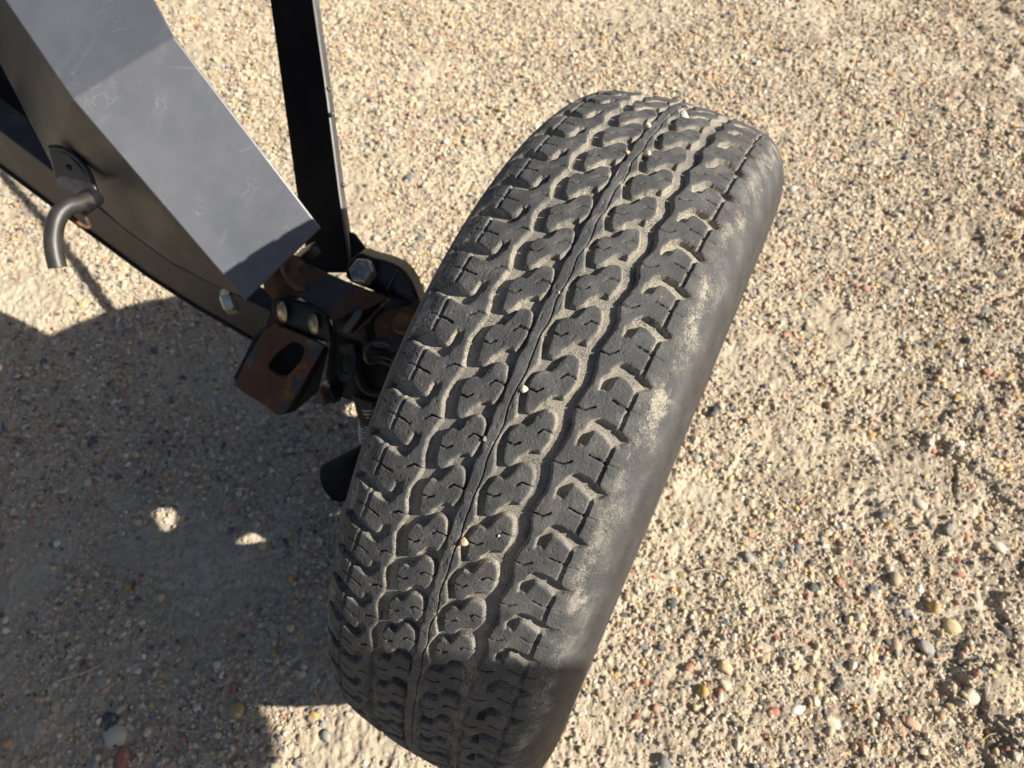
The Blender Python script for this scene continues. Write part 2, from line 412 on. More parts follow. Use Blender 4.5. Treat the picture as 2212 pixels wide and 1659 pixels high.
for u, v, r, ci in NOTED:
    p = atz(u, v, 0.0); d = np.linalg.norm(p - CAM)
    pebble(p[0], p[1], r * K / FPX * d * 1.12, ci, random.randrange(16), random.uniform(0, 6.28), parent=ground)
cnt = 0
while cnt < 225:
    u = random.uniform(-.02, 1.02); v = random.uniform(-.02, 1.03)
    if random.random() > .3 + .7 * (1 - v): continue
    p = quad(np.array([u]), np.array([v]))[0]
    if abs(p[0]) < .11 and abs(p[1]) < .12: continue
    r = .0056 * (1 - random.random() * .86) ** (-1 / 2.6)
    if r > .0125: continue
    pebble(p[0], p[1], r, int(rng.choice(len(PAL), p=PWT)), random.randrange(16), random.uniform(0, 6.28), parent=ground); cnt += 1

# dry grass and straw
s_ = NT('dry_straw'); M['straw'] = s_.set(s_.mix(s_.noise(60), (.62, .52, .34), (.42, .32, .18)), .7)
def blade(p, ang, L, wdt, bend, z):
    n = 5; t = np.linspace(0, 1, n); c = np.stack([L * (t - .5), bend * L * ((t - .5) ** 2 - .1), .0 * t], 1)
    c = rotz(c, ang) + np.array([p[0], p[1], z]); d = np.array([-math.sin(ang), math.cos(ang), 0])
    wv = wdt * (1 - .5 * t)[:, None]
    up = np.array([0, 0, wdt * .8])
    Vv = np.stack([c - d * wv, c + up, c + d * wv], 1).reshape(-1, 3)
    Ff = []
    for i in range(n - 1):
        for j in range(2):
            a = i * 3 + j; Ff.append((a, a + 3, a + 4, a + 1))
    return Vv, np.array(Ff)
Vs = []; Fs = []; o_ = 0
for i in range(620):
    if i < 330: u = random.gauss(.42, .22); v = abs(random.gauss(0, .10))
    elif i < 400: u = random.gauss(.98, .05); v = abs(random.gauss(0, .05))
    else: u = random.uniform(0, 1); v = random.uniform(0, 1)
    p = quad(np.array([u]), np.array([v]))[0]; z = float(ground_h(p[:1], p[1:])[0]) + .002
    Vv, Ff = blade(p, random.gauss(.15, .8), random.uniform(.015, .075), random.uniform(.0004, .0012), random.uniform(-1, 1), z)
    Vs.append(Vv); Fs.append(Ff + o_); o_ += len(Vv)
dg = obj('dry_grass', npmesh('dry_grass', np.concatenate(Vs), np.concatenate(Fs), M['straw'], False)); dg['kind'] = 'stuff'
dg['label'] = 'thin dry grass bits littering the gravel, thickest at the far edge'; dg['category'] = 'dry grass'
STRAWS = [((118, 1470), (212, 1436), .0016, 'pale straw stalk lying in the shade at the lower left'),
          ((228, 1482), (245, 1470), .0014, 'short straw piece just right of the long stalk in the shade'),
          ((556, 300), (577, 305), .0022, 'short yellow straw beside the upper edge of the grey cover plate'),
          ((1870, 556), (1918, 540), .0018, 'pale straw piece on sunlit gravel right of the tyre'),
          ((1745, 985), (1820, 965), .0009, 'thin curved straw on the sunlit gravel right of the sidewall'),
          ((1848, 745), (1858, 728), .0022, 'stubby bright straw chip on the gravel right of the tyre'),
          ((960, 62), (1010, 22), .0010, 'long thin straw at the top edge of the gravel')]
for (a, b, wd, lab) in STRAWS:
    A_ = atz(*a, .006); B_ = atz(*b, .006); mid = (A_ + B_) / 2; L = np.linalg.norm(B_ - A_)
    z = float(ground_h(mid[:1], mid[1:2])[0]) + .0035
    Vv, Ff = blade(mid, math.atan2(B_[1] - A_[1], B_[0] - A_[0]), L, wd, .12, z)
    so_ = obj('straw', npmesh('straw', Vv, Ff, M['straw'], False)); so_['label'] = lab; so_['category'] = 'straw'; so_['group'] = 'loose straws on the gravel'

# ------------------------------------------------------------------ tyre
TH = [56.916, 51.466, 45.257, 39.36, 33.888, 28.541, 23.357, 18.098, 12.642, 6.322, 0.329, -5.446, -11.085, -16.328, -21.038, -25.652, -30.478, -35.945, -41.526, -46.975]
TILT = 28.0                                       # world up sits at +28 degrees of the measured angle
NPITCH = 65
rest = 360 - (TH[0] - TH[-1]); st = rest / (NPITCH - len(TH) + 1)
th_full = np.array(TH + [TH[-1] - st * (i + 1) for i in range(NPITCH - len(TH) + 1)])   # last = first - 360
def theta(tau):
    k = np.floor(tau / NPITCH); t = tau - k * NPITCH
    return np.radians(np.interp(t, np.arange(NPITCH + 1), th_full) - 360 * k - TILT)
KD = 0.46754
def profile():
    xs = np.linspace(0, .19, 60); P = [(x, 1 - KD * x * x) for x in xs]
    p0 = np.array(P[-1]); p3 = np.array([.299, .80]); p1 = p0 + .07 * np.array([1, -2 * KD * .19]); p2 = p3 + np.array([0, .085])
    for t in np.linspace(0, 1, 80)[1:]:
        P.append((1 - t) ** 3 * p0 + 3 * (1 - t) ** 2 * t * p1 + 3 * (1 - t) * t * t * p2 + t ** 3 * p3)
    q0 = p3; q3 = np.array([.232, .575]); q1 = q0 + np.array([-.008, -.07]); q2 = q3 + np.array([.05, .07])
    for t in np.linspace(0, 1, 50)[1:]:
        P.append((1 - t) ** 3 * q0 + 3 * (1 - t) ** 2 * t * q1 + 3 * (1 - t) * t * t * q2 + t ** 3 * q3)
    P = np.array(P) * R
    d = np.gradient(P, axis=0); d /= np.linalg.norm(d, axis=1)[:, None]; N = np.stack([-d[:, 1], d[:, 0]], 1)
    a = np.concatenate([[0], np.cumsum(np.linalg.norm(np.diff(P, axis=0), axis=1))]) * 1000
    return P, N, a
PP, PN, PA = profile()
def surf(a, th, h):                               # a mm across the profile, h mm outward -> wheel centred metres
    s = np.sign(a); aa = np.abs(a)
    x = np.interp(aa, PA, PP[:, 0]) + np.interp(aa, PA, PN[:, 0]) * h * .001
    r = np.interp(aa, PA, PP[:, 1]) + np.interp(aa, PA, PN[:, 1]) * h * .001
    return np.stack([s * x, r * np.sin(th), r * np.cos(th)], -1)

def poly_sd(px, py, poly):
    d = np.full(px.shape, 1e9); ins = np.zeros(px.shape, bool); n = len(poly)
    for i in range(n):
        ax, ay = poly[i]; bx, by = poly[(i + 1) % n]; ex, ey = bx - ax, by - ay
        wx, wy = px - ax, py - ay; t = np.clip((wx * ex + wy * ey) / (ex * ex + ey * ey + 1e-12), 0, 1)
        d = np.minimum(d, (wx - ex * t) ** 2 + (wy - ey * t) ** 2)
        c = ((ay <= py) & (by > py)) | ((by <= py) & (ay > py))
        with np.errstate(divide='ignore', invalid='ignore'):
            xi = ax + (py - ay) * ex / (ey if abs(ey) > 1e-12 else 1e-12)
        ins ^= c & (px < xi)
    d = np.sqrt(d); return np.where(ins, -d, d)
def line_d(px, py, pts):
    d = np.full(px.shape, 1e9)
    for (ax, ay), (bx, by) in zip(pts[:-1], pts[1:]):
        ex, ey = bx - ax, by - ay; wx, wy = px - ax, py - ay
        t = np.clip((wx * ex + wy * ey) / (ex * ex + ey * ey), 0, 1)
        d = np.minimum(d, (wx - ex * t) ** 2 + (wy - ey * t) ** 2)
    return np.sqrt(d)
def chaikin(p, n=1, closed=True):
    p = np.array(p, float)
    for _ in range(n):
        q = np.roll(p, -1, 0); p = np.stack([p * .75 + q * .25, p * .25 + q * .75], 1).reshape(-1, 2)
    return [tuple(x) for x in p]

LP = 33.5; DEP = 5.0
LUG = [(21.6, 284.2), (24.9, 283.0), (27.9, 283.2), (29.7, 284.6), (31.0, 288.3), (31.9, 291.4), (32.2, 294.8), (32.6, 298.2), (31.5, 302.0),
       (30.2, 306.2), (29.5, 308.3), (27.0, 306.6), (22.3, 308.9), (20.6, 312.1), (18.8, 313.9), (17.9, 316.1), (17.4, 319.3), (14.1, 322.2), (11.9, 322.3),
       (9.9, 321.6), (8.9, 318.7), (8.1, 314.1), (7.1, 309.6), (6.4, 305.6), (7.5, 301.6), (9.6, 297.9), (12.7, 296.9), (15.5, 296.8), (17.4, 293.3), (18.6, 289.3), (19.9, 286.3)]
LUG = chaikin([(a, p - 301.5) for a, p in LUG], 1)
LSIP = [[(5.6, 7.9), (12.5, 7.9), (15.6, 4.8)], [(33.4, -6.9), (25.7, -7.1), (23.0, -3.7)]]
GRV = chaikin([(47.1, 295.6), (46.6, 292.6), (46.4, 288.2), (49.2, 284.9), (49.9, 280.7), (54.2, 276.2), (62.0, 276.8), (68.5, 278.4), (72.7, 280.3), (76.5, 281.2),
       (79.6, 279.4), (80.8, 281.8), (76.6, 285.2), (71.4, 287.8), (67.8, 288.2), (64.4, 286.2), (59.6, 283.9), (55.0, 283.9), (53.4, 287.3), (52.5, 294.2), (50.1, 293.9), (48.4, 295.2)], 1)
GRVL = [(a + max(a - 71, 0) * 1.25, p + (0 if a < 71 else (p - 283) * .6)) for a, p in GRV]
NAR = [(69.0, 286.5), (68.4, 298.9), (68.0, 312.5)]
RSIP = [[(36.5, 308.8), (44.2, 308.9), (48.8, 305.0)], [(57.3, 297.7), (68.5, 298.9)]]
RSHAL = [[(70.4, 299.1), (76.4, 298.8)], [(83.0, 303.6), (86.9, 303.8)]]
EDG = np.array([(41.1, 251.8), (41.9, 259), (40.0, 267), (38.1, 274.9), (39.2, 279.8), (41.2, 285.3)])
EDG = EDG - np.array([0, 251.8])
def edge_a(p):                                    # inner edge of the shoulder band, periodic
    t = np.mod(p - 251.8, LP); return np.interp(t, EDG[:, 1], EDG[:, 0], period=LP)

wheel = thing('trailer_wheel', 'black worn all terrain tyre with dusty grooves standing upright on the gravel', 'wheel', (0, 0, R))
# built as a mesh centred on the hub, so that the tyre carries its blocks
def wobj(name, me, parent):
    o = bpy.data.objects.new(name, me); link(o, parent); return o

def shoulder_dust(ab, th):
    c = th * 345.0
    dn = vnoise(ab * .10, c * .07, 5) + .6 * vnoise(ab * .35, c * .30, 6) + .4 * vnoise(ab * 1.1, c * 1.0, 17)
    pt = smooth(vnoise(ab * .12, c * .035, 15) + .35 * vnoise(ab * .5, c * .4, 16), .20, .34) * (1 - smooth(ab, 92, 102)) * smooth(ab, 72, 78)
    base = .43 - .016 * np.maximum(ab - 82, 0) + .42 * dn * (1 - smooth(ab, 92, 112))
    return np.clip(np.maximum(base, .10 + .06 * dn) + .42 * pt * (.6 + dn), 0, 1)
def relief(ab, th):
    c = th * 345.0
    h = .30 * vnoise(ab * .15, c * .12, 71) + .22 * vnoise(ab * .6, c * .5, 72) + .12 * vnoise(ab * 1.6, c * 1.4, 73)
    crk = np.abs(vnoise(ab * .22, c * .10, 74) + .3 * vnoise(ab * .8, c * .6, 75))
    return (h - .55 * (1 - smooth(crk, 0, .03)) * smooth(vnoise(ab * .08, c * .04, 76), .02, .15)) * smooth(ab, 72, 80) * (1 - .75 * smooth(ab, 92, 108))
NT_ = 1500; a1 = np.concatenate([np.linspace(0, 90, 76), np.linspace(90, PA[-1], 60)[1:]])
aa = np.concatenate([-a1[::-1], a1[1:]]); tt = np.linspace(0, 2 * math.pi, NT_, endpoint=False)
A2, T2 = np.meshgrid(aa, tt, indexing='ij')
ab = np.abs(A2)
dep = DEP + .9 * smooth(ab, 39, 42) ; SHL = np.where(A2 < 0, 6.0, 0.0); dep = dep * (1 - smooth(ab - SHL, 81, 86))
per = T2 / (2 * math.pi)
hh = -dep + .12 * vnoise(A2 * .3, T2 * 90, 3) * (ab < 80)
hh = hh + .25 * np.exp(-((ab - 97) / .5) ** 2) + .35 * np.exp(-((ab - 112) / .7) ** 2) - .3 * np.exp(-((ab - 120) / .8) ** 2) + .5 * np.exp(-((ab - 165) / 1.2) ** 2)
# a serrated band moulded into the sidewall
hh = hh + .22 * ((ab > 113) & (ab < 118)) * (np.sin(T2 * 500) > 0) * (vnoise(T2 * 1.5, T2 * 0, 9) > .05)
hh = hh + relief(ab, T2 - 2 * math.pi * (T2 > math.pi)) * (A2 > 0) + relief(ab, T2 + 30) * (A2 < 0)
V = surf(A2, T2, hh).reshape(-1, 3)
F = gridfaces(len(aa), NT_); 
j = np.arange(len(aa) - 1); wrap = np.stack([j * NT_ + NT_ - 1, (j + 1) * NT_ + NT_ - 1, (j + 1) * NT_, j * NT_], 1)
F = np.concatenate([F, wrap])
dn = vnoise(A2 * .12, T2 * 41, 5) + .5 * vnoise(A2 * .5, T2 * 172, 6)
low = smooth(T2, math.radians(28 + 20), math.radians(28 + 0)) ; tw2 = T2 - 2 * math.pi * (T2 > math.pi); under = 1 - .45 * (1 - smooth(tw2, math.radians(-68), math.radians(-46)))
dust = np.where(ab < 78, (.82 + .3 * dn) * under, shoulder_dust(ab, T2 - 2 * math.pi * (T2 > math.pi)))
me = npmesh('tyre', V, F, M['rubber'], True, {'dust': np.clip(dust, 0, 1).ravel()})
tyre = wobj('tyre', me, wheel)

def block_mesh(kind, row_tau, da, fine, seed):
    """one tread block as a height field over (a, p); p in mm at the nominal pitch"""
    step = .58 if fine else 1.7
    if kind == 'C':
        a0, a1_, p0, p1 = 4.5, 34.6, -20.5, 22.8
    else:
        SH = 6.0 if da < 0 else 0.0
        a0, a1_, p0, p1 = 35.6, 88.0 + SH, 0.0, LP
    na = int((a1_ - a0) / step) + 1; np_ = int(round((p1 - p0) / step)) + 1
    a_, p_ = np.meshgrid(np.linspace(a0, a1_, na), np.linspace(p0, p1, np_), indexing='ij')
    sx = seed * 17.3
    if kind == 'C': gp = p_ + sx
    else: gp = p_ + LP * seed                         # continuous along the band
    wa = a_ + .7 * vnoise(a_ * .22, gp * .22, 1) + .35 * vnoise(a_ * .8, gp * .8, 2)
    wp = p_ + .7 * vnoise(a_ * .22, gp * .22, 3) + .35 * vnoise(a_ * .8, gp * .8, 4)
    if kind == 'C':
        sdv = poly_sd(wa, wp, LUG); sip = [line_d(wa, wp, s) for s in LSIP]; shal = None; nar = None
    else:
        q = wp + 280.0                                 # this pitch covers 280 .. 313.5
        sdv = edge_a(q) + .0 - wa
        tail = 1 - smooth(a_, 72, 80.5) * (1.0 if da > 0 else 0.)
        for k in (-1, 0, 1):
            g = poly_sd(wa, wp + 280.0 - k * LP, GRV if da > 0 else GRVL); sdv = np.maximum(sdv, -g - 1.2 * (1 - tail))
        sip = []; 
        for k in (-1, 0, 1):
            sip += [line_d(wa, q - k * LP, s) for s in RSIP]
        nar = np.minimum.reduce([line_d(wa, q - k * LP, NAR) for k in (-1, 0, 1)])
        shal = np.minimum.reduce([line_d(wa, q - k * LP, s) for s in RSHAL for k in (-1, 0, 1)])
    wall = smooth(sdv, -.55, 1.25)
    H = -DEP * wall
    H = H - .35 * smooth(sdv, -2.2, -.2) ** 2          # rounded, worn rim of the block
    for s in sip:
        H = H - 3.2 * (1 - smooth(s, .22, .62)) * (1 - wall)
        H = H - .12 * np.exp(-(s / 1.4) ** 2)
    if nar is not None:
        H = np.where(a_ > 60, H * (.35 + .65 * tail), H)
        H = H - 2.4 * (1 - smooth(nar, .75, 1.8)) * (1 - wall)
        H = H - 1.1 * (1 - smooth(shal, .2, .7)) * (1 - wall)
    top = 1 - wall
    H = H + top * (.28 * vnoise(a_ * .13, gp * .13, 7) + .16 * vnoise(a_ * .7, gp * .7, 8) + .10 * vnoise(a_ * 1.9, gp * 1.9, 9))
    pit = smooth(vnoise(a_ * .9, gp * .9, 10) + .3 * vnoise(a_ * .2, gp * .2, 14), .34, .46); H = H - .45 * pit * top
    tear = np.abs(vnoise(a_ * .35, gp * .9, 12)); H = H - .35 * (1 - smooth(tear, .0, .02)) * top * smooth(vnoise(a_ * .12, gp * .12, 13), .08, .2)
    if kind == 'C':
        bd = np.minimum(np.minimum(a_ - a0, a1_ - a_), np.minimum(p_ - p0, p1 - p_))
        H = np.where(wall > .98, -DEP - .4 - .3 * (1 - smooth(bd, 0, 1)), H)
    else:
        H = np.where((sdv > 1.0) & (a_ < 43), H - .9, H)
        fade = smooth(a_, 72, 83); H = H * (1 - .0 * fade) - .6 * smooth(a_, 84.5 + SH, 88 + SH)
        H = H + 0.12 * (1 - smooth(a_, 84 + SH, 87 + SH)) * smooth(a_, 78, 83)
    # dust: settled in the grooves and on the walls, a rim of it on the block shoulders
    dd = vnoise(a_ * .15, gp * .15, 20) + .6 * vnoise(a_ * .6, gp * .6, 21)
    D = .85 * wall + .50 * np.exp(-((sdv + .1) / .55) ** 2) + .10 + .16 * dd + .2 * pit * top
    if nar is not None:
        D = D + .5 * (1 - smooth(nar, .6, 2.0)) * top + 0 * a_
        pass
    for s in sip: D = D * (1 - .5 * (1 - smooth(s, .2, .6)))
    D = D + .25 * dd * wall
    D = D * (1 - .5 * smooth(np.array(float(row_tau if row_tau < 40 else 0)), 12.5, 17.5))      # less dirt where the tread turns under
    if da < 0:                                        # left half: the same mould turned end for end
        if kind == 'C': A_ = a_ - 39.8; tau = row_tau + p_ / LP
        else: A_ = -a_; tau = row_tau - p_ / LP
    else:
        A_ = a_; tau = row_tau + p_ / LP
    th_ = theta(tau)
    if kind != 'C':
        tw = (th_ + math.pi) % (2 * math.pi) - math.pi
        wq = smooth(a_, 73, 82) * np.maximum(sdv < 0, smooth(a_, 82 + SH, 85 + SH)); D = D * (1 - wq) + wq * np.maximum(shoulder_dust(a_, tw), D * .0)
        H = H + (relief(a_, tw) if da > 0 else relief(a_, (tw + 2 * math.pi) % (2 * math.pi) + 30)) * (1 - wall)
    V = surf(A_, th_, H).reshape(-1, 3); F = gridfaces(na, np_)
    if not (da < 0 and kind != 'C'): F = F[:, ::-1]
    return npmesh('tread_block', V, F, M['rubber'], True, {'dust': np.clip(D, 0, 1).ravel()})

FT = {}
def add_block(kind, row, side, nominal):
    """rows 0..22 face the camera and get a mesh of their own, the rest are turned copies of a coarse one"""
    tau = nominal(row)
    seedrow = row % NPITCH
    vis = (row <= 21 or row >= NPITCH - 3)
    if vis:
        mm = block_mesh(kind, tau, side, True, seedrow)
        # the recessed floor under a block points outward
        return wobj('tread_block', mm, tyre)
    key = (kind, side)
    if key not in FT:
        FT[key] = (block_mesh(kind, tau, side, False, 30), theta(np.array([tau]))[0])
    mm, t0 = FT[key]; o = wobj('tread_block', mm, tyre)
    o.rotation_euler = (t0 - float(theta(np.array([tau]))[0]), 0, 0) if False else (-(float(theta(np.array([tau]))[0]) - t0), 0, 0)
    return o
for row in range(NPITCH):
    add_block('C', row, 1, lambda r: float(r))                       # right of the rib, rows centred on tau = integer
    add_block('C', row, -1, lambda r: float(r) + .55)
    add_block('S', row, 1, lambda r: float(r) + (280.0 / LP - 8.0) - 0.0)
    add_block('S', row, -1, lambda r: float(r) + ((621.5 - 280.0) / LP - 9.0))

# centre rib: wavy, with a split running along it
RL = np.array([(0, -6.3), (5.2, -5.8), (13.8, -6.1), (19.3, -4.9), (24.1, -6.3), (29.0, -6.6), (33.5, -6.3)])
RRt = np.array([(0, 4.6), (6.7, 3.0), (12, 2.0), (17.0, 3.0), (23.0, 5.3), (28.0, 6.6), (33.5, 4.6)])
nr = 36 * NPITCH + 1; gp = np.linspace(0, NPITCH, nr)[:-1]; ar = np.linspace(-8.6, 8.8, 48)
Ar, Pr = np.meshgrid(ar, gp, indexing='ij'); pm_ = Pr * LP
ph = np.mod(pm_ - 268.2 + 0, LP)
lo = np.interp(ph, RL[:, 0], RL[:, 1]) + .35 * vnoise(pm_ * .25, Ar * 0, 40)
hi = np.interp(np.mod(pm_ - 266.3, LP), RRt[:, 0], RRt[:, 1]) + .35 * vnoise(pm_ * .25, Ar * 0 + 3, 41)
ck = .2 + .9 * np.sin(pm_ / LP * 2 * math.pi + 1.0) * .6 + 1.1 * vnoise(pm_ * .09, Ar * 0, 42) + .4 * vnoise(pm_ * .5, Ar * 0, 43) + .8
sdr = np.maximum(lo - Ar, Ar - hi); wall = smooth(sdr, -.5, 1.3)
ckd = np.abs(Ar - ck)
H = -DEP * wall - .3 * smooth(sdr, -2, -.2) ** 2 - 2.2 * (1 - smooth(ckd, .12, .55)) * (1 - wall) - .15 * np.exp(-(ckd / 1.2) ** 2)
H = H + (1 - wall) * (.25 * vnoise(Ar * .2, pm_ * .1, 44) + .18 * vnoise(Ar * .8, pm_ * .5, 45) - .5 * smooth(vnoise(Ar * .5, pm_ * .35, 46), .33, .42))
H = np.where(wall > .98, -DEP - .5, H)
dd = vnoise(Ar * .15, pm_ * .15, 47) + .6 * vnoise(Ar * .6, pm_ * .6, 48)
D = .75 * wall + .4 * np.exp(-((sdr + .1) / .55) ** 2) + .10 + .16 * dd + .25 * np.exp(-((ckd - .8) / .5) ** 2) * (dd > .05) + .5 * smooth(vnoise(Ar * .7, pm_ * .3, 49), .34, .42)
V = surf(Ar, theta(Pr), H).reshape(-1, 3); n2 = len(gp)
F = gridfaces(len(ar), n2); j = np.arange(len(ar) - 1)
F = np.concatenate([F, np.stack([j * n2 + n2 - 1, (j + 1) * n2 + n2 - 1, (j + 1) * n2, j * n2], 1)])[:, ::-1]
wobj('centre_rib', npmesh('centre_rib', V, F, M['rubber'], True, {'dust': np.clip(D, 0, 1).ravel()}), tyre)

# rim: barrel and a dished disc with eight round holes
def rim_mesh():
    pr = [(.240, .585), (.245, .56), (.225, .545), (.20, .50), (.06, .49), (.03, .47), (.00, .46)]
    pr2 = [(.00, .46), (-.06, .48), (-.20, .50), (-.225, .545), (-.245, .56), (-.24, .585)]
    P = np.array(pr + pr2[1:]) * R; n = 96; t = np.linspace(0, 2 * math.pi, n, endpoint=False)
    V = np.stack([np.repeat(P[:, 0], n), np.outer(P[:, 1], np.sin(t)).ravel(), np.outer(P[:, 1], np.cos(t)).ravel()], 1)
    F = []
    for i in range(len(P) - 1):
        for k in range(n):
            a = i * n + k; b = i * n + (k + 1) % n; F.append((a, b, b + n, a + n))
    return V, F
Vr, Fr = rim_mesh()
rim = wobj('rim', npmesh('rim', Vr, np.array(Fr), M['rim'], True), wheel)
md = rim.modifiers.new('thick', 'SOLIDIFY'); md.thickness = .003
def disc_with_holes():
    # quads on a polar grid, the holes left open
    rs_ = np.linspace(.10, .465, 40) * R; n = 360; t = np.linspace(0, 2 * math.pi, n, endpoint=False)
    V = []; 
    for r in rs_:
        x = .012 * math.cos((r / R - .1) * 14)
        V += [(x, r * math.sin(q), r * math.cos(q)) for q in t]
    F = []
    hl = []
    for k in range(8):
        # first light spot hole at u=-.37, z=.25 (in radii)
        an = math.atan2(-.383, .178) + k * math.radians(45); hl.append((.415 * R * math.sin(an), .415 * R * math.cos(an)))
    for i in range(len(rs_) - 1):
        rm = (rs_[i] + rs_[i + 1]) / 2
        for k in range(n):
            tm = t[k] + math.pi / n; y, z = rm * math.sin(tm), rm * math.cos(tm)
            if any((y - a) ** 2 + (z - b) ** 2 < (.052 * R) ** 2 for a, b in hl): continue
            a = i * n + k; b = i * n + (k + 1) % n; F.append((a, b, b + n, a + n))
    return np.array(V), np.array(F)
Vd, Fd = disc_with_holes()
dsc = wobj('wheel_disc', npmesh('wheel_disc', Vd, Fd, M['rim'], True), wheel)
md = dsc.modifiers.new('thick', 'SOLIDIFY'); md.thickness = .004
def tube_mesh(pts, r, n=20, caps=True):
    pts = np.array(pts, float); V = []; k = len(pts); F = []
    r = np.broadcast_to(np.asarray(r, float), (k,))
    up = None
    for i in range(k):
        d = pts[min(i + 1, k - 1)] - pts[max(i - 1, 0)]; d /= np.linalg.norm(d)
        if up is None:
            up = np.cross(d, [0, 0, 1.0]); 
            if np.linalg.norm(up) < .1: up = np.cross(d, [0, 1.0, 0])
        up = up - d * (up @ d); up /= np.linalg.norm(up); s = np.cross(d, up)
        for j in range(n):
            t = 2 * math.pi * j / n; V.append(pts[i] + r[i] * (up * math.cos(t) + s * math.sin(t)))
    for i in range(k - 1):
        for j in range(n):
            a = i * n + j; b = i * n + (j + 1) % n; F.append((a, b, b + n, a + n))
    if caps:
        for e, base in ((0, 0), (1, (k - 1) * n)):
            V.append(pts[-1 if e else 0]); c = len(V) - 1
            for j in range(n):
                a = base + j; b = base + (j + 1) % n
                F.append((a, b, c, c) if e else (b, a, c, c))
    return np.array(V), F
def poly_mesh(name, V, F, mat, smooth_=False):
    me = bpy.data.meshes.new(name); me.from_pydata([tuple(map(float, v)) for v in V], [], [tuple(dict.fromkeys(f)) for f in F])
    me.materials.append(mat); me.update()
    for p in me.polygons: p.use_smooth = smooth_
    return me
def bevel(o, wdt, seg=2):
    b = o.modifiers.new('bevel', 'BEVEL'); b.width = wdt; b.segments = seg; b.limit_method = 'ANGLE'; b.angle_limit = math.radians(35)
    b.harden_normals = False
V, F = tube_mesh([(-.10, 0, 0), (.05, 0, 0)], .10 * R, 32)
hub = wobj('hub', poly_mesh('hub', V, F, M['halfrust'], True), wheel)
V, F = tube_mesh([(.05, 0, 0), (.062, 0, 0)], .07 * R, 32); wobj('hub_cap', poly_mesh('hub_cap', V, F, M['bolt'], True), wheel)
for k in range(5):
    an = k * 2 * math.pi / 5; y, z = .20 * R * math.sin(an), .20 * R * math.cos(an)
    V, F = tube_mesh([(.0, y, z), (.024, y, z)], .010, 6); wobj('lug_nut', poly_mesh('lug_nut', V, F, M['bolt']), wheel)

# pebbles caught in the tread, each a thing of its own
def tread_hit(u, v):
    d = ray(u, v); ts = np.linspace(.25, 1.1, 9000); X = CAM + d * ts[:, None] - np.array([0, 0, R])
    f = np.hypot(X[:, 1], X[:, 2]) - np.interp(np.abs(X[:, 0]), PP[:139, 0], PP[:139, 1], right=0)
    return X[np.argmax(f < 0)] + np.array([0, 0, R])
STUCK = [((1131, 838), 13, 2, 'pale oblong pebble wedged beside the centre rib at the middle of the tread'),
         ((1400, 272), 11, 2, 'grey white pebble wedged left of the rib near the top of the tyre'),
         ((1357, 329), 10, 12, 'pinkish pebble left of the centre rib, below the grey white one'),
         ((1398, 331), 10, 2, 'pale pink pebble right of the centre rib near the top of the tyre'),
         ((1478, 246), 12, 3, 'white pebble lodged at the very top of the tyre'),
         ((1003, 1168), 12, 12, 'tan pebble wedged right of the centre rib in the lower half of the tread'),
         ((1047, 948), 8, 10, 'dull grey pebble wedged left of the centre rib at mid height'),
         ((1078, 1157), 5, 3, 'tiny white chip on the sipe of a lower right tread block'),
         ((1207, 632), 6, 12, 'small crumbly tan pebble sitting on the centre rib')]
for (uv, r, ci, lab) in STUCK:
    p = tread_hit(*uv); d = np.linalg.norm(p - CAM); rr = r * K / FPX * d
    o = pebble(p[0], p[1], rr, ci, random.randrange(16), random.uniform(0, 3), 1.2, z=p[2] - rr * .25, name='stuck_pebble')
    o.rotation_euler = (.3, .4, 1.1); o['label'] = lab; o['category'] = 'pebble'; o['group'] = 'pebbles caught in the tread'

# ------------------------------------------------------------------ steel frame beside the wheel
frame = thing('steel_frame', 'black steel frame with scuffed cover plate and rusty hinge left of the tyre', 'metal frame', (-.45, .05, .45))
DEEP = 1.05
at_cam = at
def at(u, v, t): return at_cam(u, v, t * DEEP)
def pts3(p):                                      # (u, v, depth) triples -> world
    return np.array([at(u, v, t) for u, v, t in p])
def prism(name, P, th, mat, bev=.0012, direction=None, parent=None, sm=False):
    """a plate: world outline P, given a real thickness away from the viewer's side"""
    P = np.asarray(P, float); c = P.mean(0); th = th * DEEP
    n = np.zeros(3)
    for i in range(len(P)): n += np.cross(P[i] - c, P[(i + 1) % len(P)] - c)
    n /= np.linalg.norm(n)
    if n @ (CAM - c) < 0: P = P[::-1]; n = -n
    d = -n if direction is None else np.asarray(direction, float) / np.linalg.norm(direction)
    k = len(P); V = np.concatenate([P, P + d * th])
    F = [list(range(k)), list(range(2 * k - 1, k - 1, -1))]
    for i in range(k): j_ = (i + 1) % k; F.append([i, i + k, j_ + k, j_])
    me = poly_mesh(name, V, F, mat, sm); o = obj(name, me, parent or frame)
    if bev: bevel(o, bev)
    return o
def resample(p, n):
    p = np.array(p, float); q = np.concatenate([p, p[:1]]); L = np.concatenate([[0], np.cumsum(np.linalg.norm(np.diff(q, axis=0), axis=1))])
    s = np.linspace(0, L[-1], n, endpoint=False)
    return np.stack([np.interp(s, L, q[:, i]) for i in range(p.shape[1])], 1)
